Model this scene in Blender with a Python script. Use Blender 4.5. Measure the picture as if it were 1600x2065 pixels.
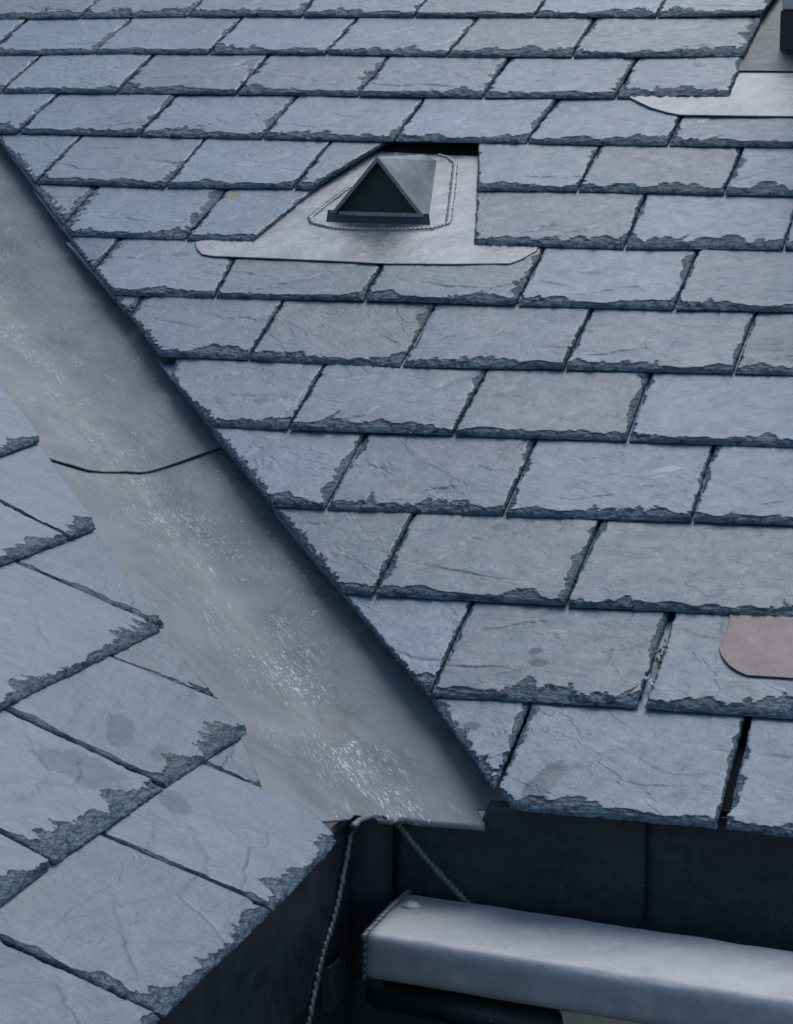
import bpy, math, random
import numpy as np
from mathutils import Matrix, Vector

for o in list(bpy.data.objects): bpy.data.objects.remove(o)
SC = bpy.context.scene
COL = SC.collection

# ------------------------------------------------------------------ camera
FPX = 5735.264; PW, PH = 1600.0, 2065.0
RIGHT = np.array([0.96681473, 0.25539814, 0.00640836])
DOWN = np.array([0.04396876, -0.14163041, -0.98894265])
FWD = np.array([-0.25166649, 0.95640609, -0.14815991])
cam_d = bpy.data.cameras.new('camera')
cam = bpy.data.objects.new('camera', cam_d); COL.objects.link(cam)
cam_d.sensor_fit = 'VERTICAL'; cam_d.sensor_height = 24.0
cam_d.lens = 24.0 * FPX / PH
cam_d.clip_start = 0.05; cam_d.clip_end = 5000
cm = Matrix.Identity(4)
for i in range(3):
    cm[i][0] = RIGHT[i]; cm[i][1] = -DOWN[i]; cm[i][2] = -FWD[i]
cam.matrix_world = cm
SC.camera = cam

# ------------------------------------------------------------------ light
SUN_EL, SUN_AZ = math.radians(55), math.radians(8)     # azimuth from +Y towards +X
w = bpy.data.worlds.new('World'); SC.world = w; w.use_nodes = True
nt = w.node_tree; bg = nt.nodes['Background']
sky = nt.nodes.new('ShaderNodeTexSky'); sky.sky_type = 'NISHITA'; sky.sun_disc = False
sky.sun_elevation = SUN_EL; sky.sun_rotation = SUN_AZ
sky.air_density = 1.0; sky.dust_density = 1.3; sky.ozone_density = 1.6
hs = nt.nodes.new('ShaderNodeHueSaturation'); hs.inputs['Saturation'].default_value = 1.0   # thin overcast greys the sky
nt.links.new(sky.outputs[0], hs.inputs['Color']); nt.links.new(hs.outputs[0], bg.inputs[0]); bg.inputs[1].default_value = 0.10
sd = bpy.data.lights.new('sun', 'SUN'); sd.energy = 0.9; sd.angle = math.radians(45); sd.color = (1.0, 0.985, 0.96)
so = bpy.data.objects.new('sun', sd); COL.objects.link(so)
sdir = Vector((math.sin(SUN_AZ)*math.cos(SUN_EL), math.cos(SUN_AZ)*math.cos(SUN_EL), math.sin(SUN_EL)))
so.rotation_euler = sdir.to_track_quat('Z', 'Y').to_euler()
SC.view_settings.view_transform = 'Standard'; SC.view_settings.look = 'None'
SC.view_settings.gamma = 1; SC.view_settings.exposure = 0.82

# ------------------------------------------------------------------ frames
E_R = 0.25; S = E_R / 0.12877118
V0R = -2.98489988 * S
NRn = np.array([0, 0.340229756, -0.940342338]); DR = S
NLn = np.array([-0.41821523, 0.00226746, -0.90834513]); DL = 0.609 * S
RX, RY, RZ = np.array([1., 0, 0]), np.array([0, 0.940342338, 0.340229756]), -NRn
LX = np.array([0.00542167, 0.9999853, 0]); LZ = -NLn; LY = np.cross(LZ, LX)
def ray(x, y): return FWD + RIGHT*(x-PW/2)/FPX + DOWN*(y-PH/2)/FPX
def hit(px, n, d):
    r = ray(*px); return r * (d / (r @ n))
def toR(px, off=0.0):          # pixel on plane `off` above the main slope -> local x, y
    P = hit(px, NRn, DR-off); return np.array([P @ RX, P @ RY])
def toL(px, off=0.0):
    P = hit(px, NLn, DL-off); return np.array([P @ LX, P @ LY])
def Rw(x, y, z=0.0): return RX*x + RY*y + RZ*(z - DR)
def Lw(x, y, z=0.0): return LX*x + LY*y + LZ*(z - DL)

# ------------------------------------------------------------------ helpers
def new_obj(name, verts, faces, mat, parent=None, origin=None, frame=None, smooth=True, label=None):
    """verts in world space (or in `frame` coordinates when given as 3 axis vectors + origin)"""
    me = bpy.data.meshes.new(name)
    V = np.asarray(verts, dtype=np.float64)
    if frame is None: frame = (np.array([1., 0, 0]), np.array([0, 1., 0]), np.array([0, 0, 1.]))
    if origin is None: origin = V.mean(0)
    A = np.array(frame)
    loc = (V - origin) @ A.T
    me.from_pydata(loc.tolist(), [], [list(map(int, f)) for f in faces]) if not isinstance(faces, np.ndarray) else quick(me, loc, faces)
    me.update()
    if smooth: me.polygons.foreach_set('use_smooth', np.ones(len(me.polygons), dtype=bool))
    me.materials.append(mat)
    o = bpy.data.objects.new(name, me); COL.objects.link(o)
    m = Matrix.Identity(4)
    for i in range(3):
        for j in range(3): m[i][j] = A[j][i]
        m[i][3] = origin[i]
    place(o, m, parent)
    if label: o['label'] = label
    return o
def quick(me, loc, faces):
    n = len(loc); me.vertices.add(n); me.vertices.foreach_set('co', loc.astype(np.float32).ravel())
    k = len(faces); me.loops.add(k*4); me.loops.foreach_set('vertex_index', faces.astype(np.int32).ravel())
    me.polygons.add(k); me.polygons.foreach_set('loop_start', (np.arange(k)*4).astype(np.int32))
    me.update(calc_edges=True); me.validate()
MW = {}
def place(o, m, parent=None):
    MW[o.name] = m.copy()
    if parent is not None:
        o.parent = parent; o.matrix_local = MW[parent.name].inverted() @ m
    else: o.matrix_world = m
def thing(name, loc, label, cat, group=None):
    o = bpy.data.objects.new(name, None); COL.objects.link(o); o.empty_display_size = 0.05
    m = Matrix.Translation(Vector([float(a) for a in loc])); place(o, m)
    o['label'] = label; o['category'] = cat; o['kind'] = 'thing'
    if group: o['group'] = group
    return o
def vnoise(x, y, seed):
    x = np.asarray(x, float); y = np.asarray(y, float)
    xi = np.floor(x).astype(np.int64); yi = np.floor(y).astype(np.int64)
    fx = x-xi; fy = y-yi; fx = fx*fx*(3-2*fx); fy = fy*fy*(3-2*fy)
    def h(a, b):
        k = (a*374761393 + b*668265263 + seed*974634777) & 0xffffffff
        k = ((k ^ (k >> 13))*1274126177) & 0xffffffff
        k = k ^ (k >> 16)
        return (k & 0xffff)/65535.0
    return (h(xi, yi)*(1-fx)+h(xi+1, yi)*fx)*(1-fy) + (h(xi, yi+1)*(1-fx)+h(xi+1, yi+1)*fx)*fy
def fbm(x, y, seed, oct=3):
    s = 0; a = 1; t = 0
    for i in range(oct):
        s = s + a*vnoise(x*2**i, y*2**i, seed+i*17); t += a; a *= .5
    return s/t

# ------------------------------------------------------------------ materials
class NT:
    def __init__(s, name):
        s.m = bpy.data.materials.new(name); s.m.use_nodes = True; s.t = s.m.node_tree
        s.b = s.t.nodes['Principled BSDF']
    def n(s, typ, **kw):
        x = s.t.nodes.new(typ)
        for k, v in kw.items():
            if k.startswith('i_'):
                k = k[2:]; k = int(k) if k.isdigit() else k.replace('_', ' ')
                if hasattr(v, 'is_output') or isinstance(v, bpy.types.NodeSocket): s.t.links.new(v, x.inputs[k])
                else: x.inputs[k].default_value = v
            else: setattr(x, k, v)
        return x
    def l(s, a, b): s.t.links.new(a, b)
    def noise(s, vec, scale, detail=4, rough=.55, dist=0.0):
        x = s.n('ShaderNodeTexNoise', i_Vector=vec, i_Scale=scale, i_Detail=detail, i_Roughness=rough, i_Distortion=dist)
        return x.outputs['Fac']
    def ramp(s, v, a, b, lo=0.0, hi=1.0):
        x = s.n('ShaderNodeMapRange', i_0=v, i_1=a, i_2=b, i_3=lo, i_4=hi); x.interpolation_type = 'SMOOTHSTEP'; return x.outputs[0]
    def mix(s, f, a, b):
        x = s.n('ShaderNodeMix', data_type='RGBA')
        for k, v in ((0, f), (6, a), (7, b)):
            if isinstance(v, bpy.types.NodeSocket): s.l(v, x.inputs[k])
            else: x.inputs[k].default_value = v if k == 0 else (*v, 1.0) if len(v) == 3 else v
        return x.outputs[2]
    def math(s, op, a, b=0.0):
        x = s.n('ShaderNodeMath', operation=op)
        for k, v in ((0, a), (1, b)):
            if isinstance(v, bpy.types.NodeSocket): s.l(v, x.inputs[k])
            else: x.inputs[k].default_value = v
        return x.outputs[0]
    def mapping(s, vec, scale, rot=(0, 0, 0)):
        x = s.n('ShaderNodeMapping', i_Vector=vec); x.inputs['Scale'].default_value = scale
        if isinstance(rot, bpy.types.NodeSocket): s.l(rot, x.inputs['Rotation'])
        else: x.inputs['Rotation'].default_value = rot
        return x.outputs[0]
    def bump(s, h, dist, strength=1.0, normal=None):
        x = s.n('ShaderNodeBump', i_Height=h, i_Distance=dist, i_Strength=strength)
        if normal is not None: s.l(normal, x.inputs['Normal'])
        return x.outputs[0]

def slate_material(name, A, B, G, ang, streak):
    N = NT(name)
    tc = N.n('ShaderNodeTexCoord').outputs['Object']
    rnd = N.n('ShaderNodeObjectInfo').outputs['Random']
    off = N.n('ShaderNodeVectorMath', operation='SCALE', i_0=(31.7, 17.3, 9.1)); N.l(rnd, off.inputs['Scale'])
    v = N.n('ShaderNodeVectorMath', operation='ADD', i_0=tc, i_1=off.outputs[0]).outputs[0]
    # streak frame turned a little differently on every slate
    rz = N.math('ADD', N.math('MULTIPLY', N.math('SUBTRACT', rnd, .5), 0.9), ang)
    cv = N.n('ShaderNodeCombineXYZ', i_2=rz).outputs[0]
    rv = N.n('ShaderNodeMapping', i_Vector=v); N.l(cv, rv.inputs['Rotation']); rv = rv.outputs[0]
    st = N.mapping(rv, (9, 60, 9))
    st2 = N.mapping(rv, (25, 210, 25))
    big = N.noise(v, 9, 3); mid = N.noise(v, 38, 4, .6, .6); fine = N.noise(v, 420, 3, .7)
    s1 = N.noise(st, 1.0, 4, .6, .4); s2 = N.noise(st2, 1.0, 4, .65, .3)
    c = N.mix(N.ramp(big, .3, .72), A, B)
    r2 = N.math('FRACT', N.math('MULTIPLY', rnd, 7.31))
    c = N.mix(N.math('MULTIPLY', N.ramp(r2, .55, 1.0), .55), c, G)
    # per-slate brightness
    hsv = N.n('ShaderNodeHueSaturation', i_Color=c); N.l(N.math('ADD', N.math('MULTIPLY', N.math('FRACT', N.math('MULTIPLY', rnd, 13.7)), .58), .68), hsv.inputs['Value'])
    c = hsv.outputs[0]
    c = N.mix(N.math('MULTIPLY', N.ramp(s1, .42, .62), .22*streak), c, tuple(x*1.25 for x in A))
    c = N.mix(N.math('MULTIPLY', N.ramp(s2, .60, .74), .34*streak), c, tuple(x*.5 for x in B))
    c = N.mix(N.math('MULTIPLY', N.ramp(mid, .56, .75), .35), c, tuple(x*.62 for x in B))
    c = N.mix(N.math('MULTIPLY', N.ramp(fine, .66, .76), .35), c, (0.30, .33, .36))
    # dark flecks and pale lime spots
    vo = N.n('ShaderNodeTexVoronoi', i_Vector=N.mapping(rv, (1, 2.2, 1)), i_Scale=38.0); fle = N.math('LESS_THAN', vo.outputs['Distance'], N.ramp(N.noise(v, 14, 2), .5, .8, 0.0, .10))
    c = N.mix(N.math('MULTIPLY', fle, .55), c, tuple(x*.35 for x in B))
    vw = N.n('ShaderNodeTexVoronoi', i_Vector=v, i_Scale=30.0)
    wf = N.math('LESS_THAN', vw.outputs['Distance'], N.ramp(N.noise(v, 8, 2), .58, .8, 0.0, .075))
    c = N.mix(N.math('MULTIPLY', wf, .5), c, (.42, .46, .5))
    # freshly broken stone on the dressed edges: greener, darker, matt
    ch = N.n('ShaderNodeAttribute', attribute_name='chip').outputs['Fac']
    brk = N.mix(N.ramp(N.noise(N.mapping(v, (40, 110, 90)), 1.0, 3, .6, 1.0), .36, .52), (.026, .044, .056), (.098, .150, .182))
    c = N.mix(N.math('MULTIPLY', ch, .8), c, brk)
    # thin dark lines on the broken faces: stone layers, plus crevice shade painted in
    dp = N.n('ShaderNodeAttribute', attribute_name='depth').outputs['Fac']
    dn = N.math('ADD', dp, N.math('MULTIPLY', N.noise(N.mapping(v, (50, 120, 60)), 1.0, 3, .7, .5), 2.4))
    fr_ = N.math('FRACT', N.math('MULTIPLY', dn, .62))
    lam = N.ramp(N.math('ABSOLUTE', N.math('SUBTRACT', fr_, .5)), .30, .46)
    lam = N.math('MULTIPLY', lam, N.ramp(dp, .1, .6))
    rim_shade = N.math('MULTIPLY', N.ramp(dp, .10, .35), N.ramp(dp, 1.5, .8))  # shade of the small cliffs, painted as a dark line around each scar
    c = N.mix(N.math('MULTIPLY', N.math('MAXIMUM', N.math('MULTIPLY', lam, .85), rim_shade), .9), c, (.004, .011, .018))
    ta = N.n('ShaderNodeAttribute', attribute_name='tint')
    c = N.mix(ta.outputs['Alpha'], c, ta.outputs['Color'])
    N.l(c, N.b.inputs['Base Color'])
    rgh = N.math('ADD', N.math('MULTIPLY', mid, .40), .22)
    rgh = N.math('ADD', rgh, N.math('MULTIPLY', ch, .2))
    N.l(rgh, N.b.inputs['Roughness']); N.l(N.math('MULTIPLY', N.math('SUBTRACT', 1.0, N.math('MAXIMUM', N.math('MULTIPLY', ch, .75), N.math('MULTIPLY', ta.outputs['Alpha'], .8))), .42), N.b.inputs['Specular IOR Level'])
    b = N.bump(N.noise(v, 22, 3, .5, .5), .003, .45)
    b = N.bump(s1, .0013, .55*streak, b)
    b = N.bump(s2, .0007, .55*streak, b)
    b = N.bump(N.noise(v, 110, 5, .7), .0013, .8, b)
    tn = N.math('MULTIPLY', N.noise(N.mapping(rv, (4, 9, 4)), 1.0, 5, .58, .6), 6.0)
    tr = N.math('ADD', N.math('FLOOR', tn), N.ramp(N.math('FRACT', tn), .80, .98))
    b = N.bump(tr, .0010, .6, b)
    N.l(N.ramp(N.math('FRACT', N.math('MULTIPLY', rnd, 29.3)), 0.0, 1.0, .08, .6), b.node.inputs['Strength'])
    N.l(b, N.b.inputs['Normal'])
    return N.m
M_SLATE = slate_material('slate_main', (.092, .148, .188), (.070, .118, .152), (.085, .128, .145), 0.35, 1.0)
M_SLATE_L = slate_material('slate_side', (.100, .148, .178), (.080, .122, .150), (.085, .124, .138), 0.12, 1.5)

def lead_material(name, A, B, rough=.42, metal=.55, streaks=None, blotch=.5, scale=1.0, speck=.5):
    N = NT(name)
    tc = N.n('ShaderNodeTexCoord').outputs['Object']
    big = N.noise(tc, 6*scale, 4, .6, .8); mid = N.noise(tc, 32*scale, 5, .65, 1.2); fine = N.noise(tc, 260*scale, 4, .7)
    c = N.mix(N.ramp(big, .32, .68), A, B)
    c = N.mix(N.math('MULTIPLY', N.ramp(mid, .5, .75), blotch), c, tuple(x*1.5 for x in A))
    c = N.mix(N.math('MULTIPLY', N.ramp(mid, .5, .28), blotch*.7), c, tuple(x*.6 for x in B))
    c = N.mix(N.math('MULTIPLY', N.ramp(fine, .55, .75), .3), c, tuple(x*1.5 for x in A))
    vo = N.n('ShaderNodeTexVoronoi', i_Vector=tc, i_Scale=42.0)
    sp = N.math('LESS_THAN', vo.outputs['Distance'], N.ramp(N.noise(tc, 12, 2), .48, .8, 0.0, .12))
    c = N.mix(N.math('MULTIPLY', sp, speck), c, (.5, .54, .58))
    vo = N.n('ShaderNodeTexVoronoi', i_Vector=N.mapping(tc, (1, 1, 1), (0, 0, 1)), i_Scale=27.0)
    sp = N.math('LESS_THAN', vo.outputs['Distance'], N.ramp(N.noise(tc, 10, 2), .5, .8, 0.0, .07))
    c = N.mix(N.math('MULTIPLY', sp, speck), c, (.02, .024, .03))
    rg = N.math('ADD', N.math('MULTIPLY', mid, .28), rough-.12)
    if streaks:
        # lime streaks in the water course: attribute `course` is 1 at the crease
        at = N.n('ShaderNodeAttribute', attribute_name='course').outputs['Fac']
        fl = N.mapping(tc, (26, 130, 60))
        s = N.noise(fl, 1.0, 6, .75, 1.6)
        s2 = N.noise(N.mapping(tc, (6, 16, 6)), 1.0, 3, .6, .8)
        m = N.math('MULTIPLY', N.ramp(s, .55, .60), N.math('MULTIPLY', N.math('MULTIPLY', N.ramp(s2, .42, .56), at), 1.1))
        c = N.mix(N.math('MULTIPLY', m, .95), c, (.62, .66, .70))
        d = N.noise(N.mapping(tc, (8, 34, 8)), 1.0, 5, .7, 1.0)
        c = N.mix(N.math('MULTIPLY', N.math('MULTIPLY', N.ramp(d, .5, .68), at), .55), c, (.05, .05, .055))
        s3 = N.noise(N.mapping(tc, (60, 150, 90), (0, 0, .35)), 1.0, 5, .8, 2.5)
        s4 = N.noise(tc, 7, 3, .6, .5)
        k = N.math('MULTIPLY', N.ramp(s3, .60, .63), N.ramp(s4, .50, .58))
        c = N.mix(N.math('MULTIPLY', k, .85), c, (.60, .64, .68))
        s5 = N.noise(N.mapping(tc, (3, 12, 3), (0, 0, -.1)), 1.0, 5, .7, 1.0)
        c = N.mix(N.ramp(s5, .5, .7, 0, .5), c, (.068, .072, .078))
        rg = N.math('ADD', rg, N.math('MULTIPLY', m, .3))
    N.l(c, N.b.inputs['Base Color']); N.l(rg, N.b.inputs['Roughness'])
    N.b.inputs['Metallic'].default_value = metal
    b = N.bump(N.noise(tc, 14*scale, 3, .5), .006, .5)
    b = N.bump(mid, .0012, .4, b); b = N.bump(fine, .0004, .6, b)
    N.l(b, N.b.inputs['Normal'])
    return N.m
M_VAL = lead_material('valley_lead', (.142, .160, .168), (.092, .106, .116), .58, .25, streaks=True, blotch=.45)
M_LEAD = lead_material('lead_sheet', (.205, .212, .222), (.125, .131, .140), .40, .4, blotch=.8)
M_LEADB = lead_material('brownish_lead', (.125, .098, .095), (.088, .071, .070), .5, .3, blotch=.35)
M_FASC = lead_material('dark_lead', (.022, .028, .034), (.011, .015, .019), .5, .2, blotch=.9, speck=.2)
M_BEAM = lead_material('beam_lead', (.42, .43, .435), (.33, .34, .345), .66, .4, blotch=.3, speck=.3)
M_BEAD = lead_material('weld_lead', (.15, .165, .175), (.09, .10, .11), .5, .4, blotch=.6, speck=0)
M_FRAME = lead_material('dull_lead', (.19, .19, .20), (.12, .12, .13), .4, .6, blotch=.6, speck=0)
M_BEADD = lead_material('dark_weld_lead', (.085, .10, .115), (.05, .06, .07), .42, .6, blotch=.6, speck=0)
def plain(name, col, rough=.6, metal=0.0, amt=.25, sc=25):
    N = NT(name); tc = N.n('ShaderNodeTexCoord').outputs['Object']
    f = N.noise(tc, sc, 5, .65)
    c = N.mix(N.ramp(f, .3, .7), tuple(x*(1-amt) for x in col), tuple(x*(1+amt) for x in col))
    N.l(c, N.b.inputs['Base Color']); N.b.inputs['Roughness'].default_value = rough; N.b.inputs['Metallic'].default_value = metal
    N.l(N.bump(f, .001, .5), N.b.inputs['Normal']); return N.m
M_DECK = plain('roofing_felt', (.012, .013, .015), .9)
M_BLACK = plain('black_metal', (.006, .007, .009), .5)
M_MESH = plain('insect_mesh', (.013, .020, .016), .7)
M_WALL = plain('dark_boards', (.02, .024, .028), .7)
M_CREAM = plain('cream_render', (.50, .48, .42), .8, amt=.1)
M_MOSS = plain('dry_moss', (.22, .17, .09), .9, amt=.6, sc=300)
M_LIME = plain('pale_debris', (.6, .62, .62), .9, amt=.3, sc=300)
M_GROUND = plain('ground_gravel', (.05, .05, .05), .9, sc=2)

# ------------------------------------------------------------------ slates
def spaced(a, b, fa, fb, step0, step1):
    """coordinates from a to b, spacing step0 inside margin fa of a / fb of b and step1 elsewhere"""
    xs = [a]; L = b-a
    while xs[-1] < b:
        x = xs[-1]; da = x-a; db = b-x
        k = min(1.0, max(0.0, min((da-fa)/max(fa, 1e-6), (db-fb)/max(fb, 1e-6))))
        xs.append(x + step0 + (step1-step0)*k)
    xs = np.array(xs); return a + (xs-a)*(L/(xs[-1]-a))

def make_slate(parent, frame, fromlocal, mat, left, right, y0, y1, e, seed, bot=(0, 0), t=.010, res=.0019,
               chipR=1.0, chipL=.35, chipB=1.0, cutL=0.0, cutR=0.0, ext=None, marks=(), label=None, lift=0.0, name='slate', ztop=1.0, jit=1.0):
    """left/right: lists of (x, y) going up; the slate lies between them from y0 to y1, then runs on under the course above"""
    rg = np.random.default_rng(seed)
    if ext is None: ext = e*1.02
    ytop = y1 + ext
    lx = np.array(left, float); rx = np.array(right, float)
    def ex(P, y):   # extrapolating interpolation
        r = np.interp(y, P[:, 1], P[:, 0])
        s = (P[-1, 0]-P[-2, 0])/max(P[-1, 1]-P[-2, 1], 1e-6); s = np.clip(s, -1.5, 1.5)
        hi = y > P[-1, 1]; r = np.where(hi, P[-1, 0]+s*(y-P[-1, 1]), r)
        s = (P[1, 0]-P[0, 0])/max(P[1, 1]-P[0, 1], 1e-6)
        return np.where(y < P[0, 1], P[0, 0]+s*(y-P[0, 1]), r)
    wid = float(max(ex(rx, np.array([y0]))[0]-ex(lx, np.array([y0]))[0], ex(rx, np.array([y1]))[0]-ex(lx, np.array([y1]))[0]))
    X = spaced(0, wid, .03, .03, res, res*1.8); sx = X/wid
    Yv = spaced(y0, y1, .05, .004, res*.62, res*2.2)
    Yt = np.linspace(y1, ytop, 7)[1:]
    Y = np.concatenate([Yv, Yt])
    yy, ss = np.meshgrid(Y, sx, indexing='ij')
    jl = (fbm(Y*140, Y*0, seed+5)-.5)*.0035; jr = (fbm(Y*140, Y*0+7, seed+6)-.5)*.0045*jit
    xl = ex(lx, Y)+jl; xr = ex(rx, Y)+jr
    bad = xr-xl < .002; mid = (xl+xr)/2; xl = np.where(bad, mid-.001, xl); xr = np.where(bad, mid+.001, xr)
    xx = xl[:, None] + ss*(xr-xl)[:, None]
    # bottom edge: slight skew and ragged line, fading out above
    fade = np.clip(1-(yy-y0)/.03, 0, 1)
    yb = (bot[0]*(1-ss)+bot[1]*ss) + (fbm(xx*45, xx*0, seed+1)-.5)*.004 + (fbm(xx*260, xx*0, seed+2)-.5)*.0022
    yy = yy + yb*fade
    d_b = (yy-y0-yb*fade)
    d_l = xx-xl[:, None]; d_r = xr[:, None]-xx
    drop = np.zeros_like(xx); edgek = rg.uniform(.75, 1.25)*(1.6 if res > .0022 else 1.15)
    def flakes(d, s, s0, s1, n, w0, w1, h0, h1, c0, c1, r0, r1, a0=.9, a1=1.8, jag=.0025, skew=0.0):
        nonlocal drop
        near = d < h1*1.3+.004
        if not near.any(): return
        dd = d[near]; sv = s[near]; dr = drop[near]
        md_ = np.clip(fbm(sv*11, sv*0+3, seed+55, 2)*2.6-.45, .42, 1.3)*edgek
        jg = (fbm(sv*130, dd*90, seed+31)-.5)*jag*2.6
        for i in range(n):
            c = rg.uniform(s0, s1); ww = rg.uniform(w0, w1); h = rg.uniform(h0, h1)*(.5+.5*rg.random()); a = rg.uniform(a0, a1)
            q = (sv-c - skew*dd)/ww; q = np.where(q > 0, q*rg.uniform(.7, 1.6), q)
            D = h*md_*(1-np.abs(q)**a)+jg*md_
            ins = (dd < D) & (np.abs(q) < 1)
            cc = rg.uniform(c0, c1); rr = rg.uniform(r0, r1)
            v = cc*np.minimum(1, (D-dd)/.0012) + rr*np.clip(1-dd/np.maximum(D, 1e-4), 0, 1)**3
            # alternate: overwrite so scars cut into each other
            dr = np.where(ins, v if rg.random() < .35 else np.maximum(v, dr), dr)
        drop[near] = dr
    W0 = wid; H0 = y1-y0
    xa = float(xl[0])-.01; xb = float(xr[0])+.01
    if chipB > 0:
        per = max(1, W0/.27)
        flakes(d_b, xx, xa, xb, int(9*per*chipB), .02, .06, .014, .040, .0012, .0022, .004, .008, .7, 1.4, jag=.004)
        flakes(d_b, xx, xa, xb, int(16*per*chipB), .010, .032, .008, .030, .0012, .0028, .002, .005, .6, 1.4, jag=.004)
        flakes(d_b, xx, xa, xb, int(30*per*chipB), .005, .018, .005, .020, .0016, .0044, .001, .004, .6, 1.6)
        flakes(d_b, xx, xa, xb, int(34*per*chipB), .003, .010, .002, .011, .003, .006, .001, .003)
        flakes(d_b, xx, xa, xb, 1, .008, .022, .03, .055, .0009, .0014, .0, .001, .5, .8, skew=rg.uniform(-.8, .8))
    for dd, k, cut in ((d_r, chipR, cutR), (d_l, chipL, cutL)):
        if k > 0:
            flakes(dd, yy, y0, y1, int(6*k+1), .02, .07, .006*k+.003, .026*k+.002, .0009, .0020, .0015, .004, .6, 1.5, skew=.6)
            flakes(dd, yy, y0, y1, int(18*k+3), .004, .022, .003, .016*k+.003, .0012, .0030, .001, .003, .6, 1.5, skew=.9)
        if cut > 0:
            n = int(H0*2.6/.006*cut)
            flakes(dd, yy, y0-.02, y1, min(n, 90), .003, .009, .003, .017, .0014, .0034, .0015, .004, .7, 1.2, skew=1.0)
    inch = drop > 1e-5
    drop = np.where(inch, drop+(fbm(xx*95, yy*190, seed+9, 3)-.5)*.0034, 0)
    drop = np.clip(drop, 0, t*.8)
    # natural cleft: shallow terraces and undulation
    nz = fbm(xx*7+.3*yy*20, yy*17, seed+40, 4)
    ter = nz*7; tf = np.floor(ter); fr = ter-tf; ter = tf+np.clip((fr-.86)/.14, 0, 1)
    surf = (ter-3.0)*.00030 + (fbm(xx*12, yy*12, seed+60)-.5)*.0020 + (fbm(xx*80, yy*130, seed+61)-.5)*.0003
    # a few ledges running across the face
    for i in range(rg.integers(2, 6)):
        a = rg.uniform(-.35, .9); c = rg.uniform(.1, 1.1)*wid; b = rg.uniform(.2, .8)*H0
        L = (xx-xl[:, None]-c)*math.sin(a) - (yy-y0-b)*math.cos(a) + (fbm(xx*25, yy*25, seed+70+i)-.5)*.03
        lim = np.clip(1.3-np.abs((xx-xl[:, None]-c)*math.cos(a)+(yy-y0-b)*math.sin(a))/rg.uniform(.03, .10), 0, 1)
        surf -= .0020*np.clip(L/.0014, 0, 1)*np.exp(-np.clip(L, 0, 1)/.009)*lim
    surf *= np.clip(np.minimum(d_b, np.minimum(d_l, d_r))/.004, 0, 1)
    edge = .0008*np.exp(-np.maximum(np.minimum(d_l, d_r), 0)/.002)
    surf = surf + (ss-.5)*rg.uniform(-.0022, .0022)
    h = t*(1-(yy-y0)/e)*ztop + surf - drop - edge + lift
    zb = t*(0-(yy-y0)/e)*ztop + .0022 + lift
    h = np.maximum(h, zb+.0012)
    ny, nx = xx.shape
    top = np.stack([xx, yy, h], -1).reshape(-1, 3)
    idx = np.arange(ny*nx).reshape(ny, nx)
    q = np.stack([idx[:-1, :-1], idx[:-1, 1:], idx[1:, 1:], idx[1:, :-1]], -1).reshape(-1, 4)
    ring = np.concatenate([idx[0, :], idx[1:, -1], idx[-1, -2::-1], idx[-2:0:-1, 0]])
    base = top[ring].copy(); zr = zb.reshape(-1)[ring]
    m1 = base.copy(); m1[:, 2] = base[:, 2]*.45+zr*.55
    cx, cy = xx.mean(), yy.mean()
    jj = (fbm(base[:, 0]*300, base[:, 1]*300, seed+80)-.5)*.003
    dirx = np.sign(base[:, 0]-cx); 
    m1[:, 1] += np.where(base[:, 1] < y0+.004, jj-.0006, 0)
    base[:, 2] = zr; base[:, 1] += np.where(base[:, 1] < y0+.004, -.0010+jj*.5, 0)
    n0 = len(top); nr = len(ring)
    i1 = n0+np.arange(nr); i2 = n0+nr+np.arange(nr)
    r2 = np.roll(ring, -1); j1 = np.roll(i1, -1); j2 = np.roll(i2, -1)
    w1 = np.stack([ring, i1, j1, r2], -1); w2 = np.stack([i1, i2, j2, j1], -1)
    # underside
    und = top.copy(); und[:, 2] = zb.reshape(-1)
    cols = np.unique(np.linspace(0, nx-1, 2).astype(int)); 
    V = np.concatenate([top, m1, base]); F = np.concatenate([q, w1, w2])
    k = len(V); cB = [0, nx-1, (nx-1)+(ny-1), (nx-1)+(ny-1)+(nx-1)]
    F = np.concatenate([F, np.array([[i2[cB[3]], i2[cB[2]], i2[cB[1]], i2[cB[0]]]])])
    P = np.array([fromlocal(*p) for p in [(0, 0, 0)]])[0]
    Wd = V @ np.array(frame) + P
    org = np.array([cx, y0, 0]) @ np.array(frame) + P
    o = new_obj(name, Wd, F, mat, parent, origin=org, frame=frame, label=label)
    me = o.data
    chip = np.zeros(len(V), dtype=np.float32)
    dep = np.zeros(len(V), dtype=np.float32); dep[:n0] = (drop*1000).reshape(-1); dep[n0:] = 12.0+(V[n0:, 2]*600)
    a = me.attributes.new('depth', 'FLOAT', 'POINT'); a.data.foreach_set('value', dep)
    cd = np.where(inch, np.clip(.55+drop/.005, 0, 1), 0).reshape(-1)
    chip[:n0] = cd; chip[n0:] = 1.0
    a = me.attributes.new('chip', 'FLOAT', 'POINT'); a.data.foreach_set('value', chip)
    tint = np.zeros((len(V), 4), dtype=np.float32)
    for (mx, my, rx_, ry_, ang, col, al, nzs) in marks:
        ca, sa = math.cos(ang), math.sin(ang)
        dx = V[:, 0]-mx; dy = V[:, 1]-my
        u_ = (dx*ca+dy*sa)/rx_; v_ = (-dx*sa+dy*ca)/ry_
        rr = np.sqrt(u_**2+v_**2) + (fbm(V[:, 0]*90, V[:, 1]*90, seed+99)-.5)*nzs
        f = np.clip((1.06-rr)/.14, 0, 1)*al*.9
        tint[:, :3] = np.where(f[:, None] > tint[:, 3:4], np.array(col)[None, :], tint[:, :3]); tint[:, 3] = np.maximum(tint[:, 3], f)
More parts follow.
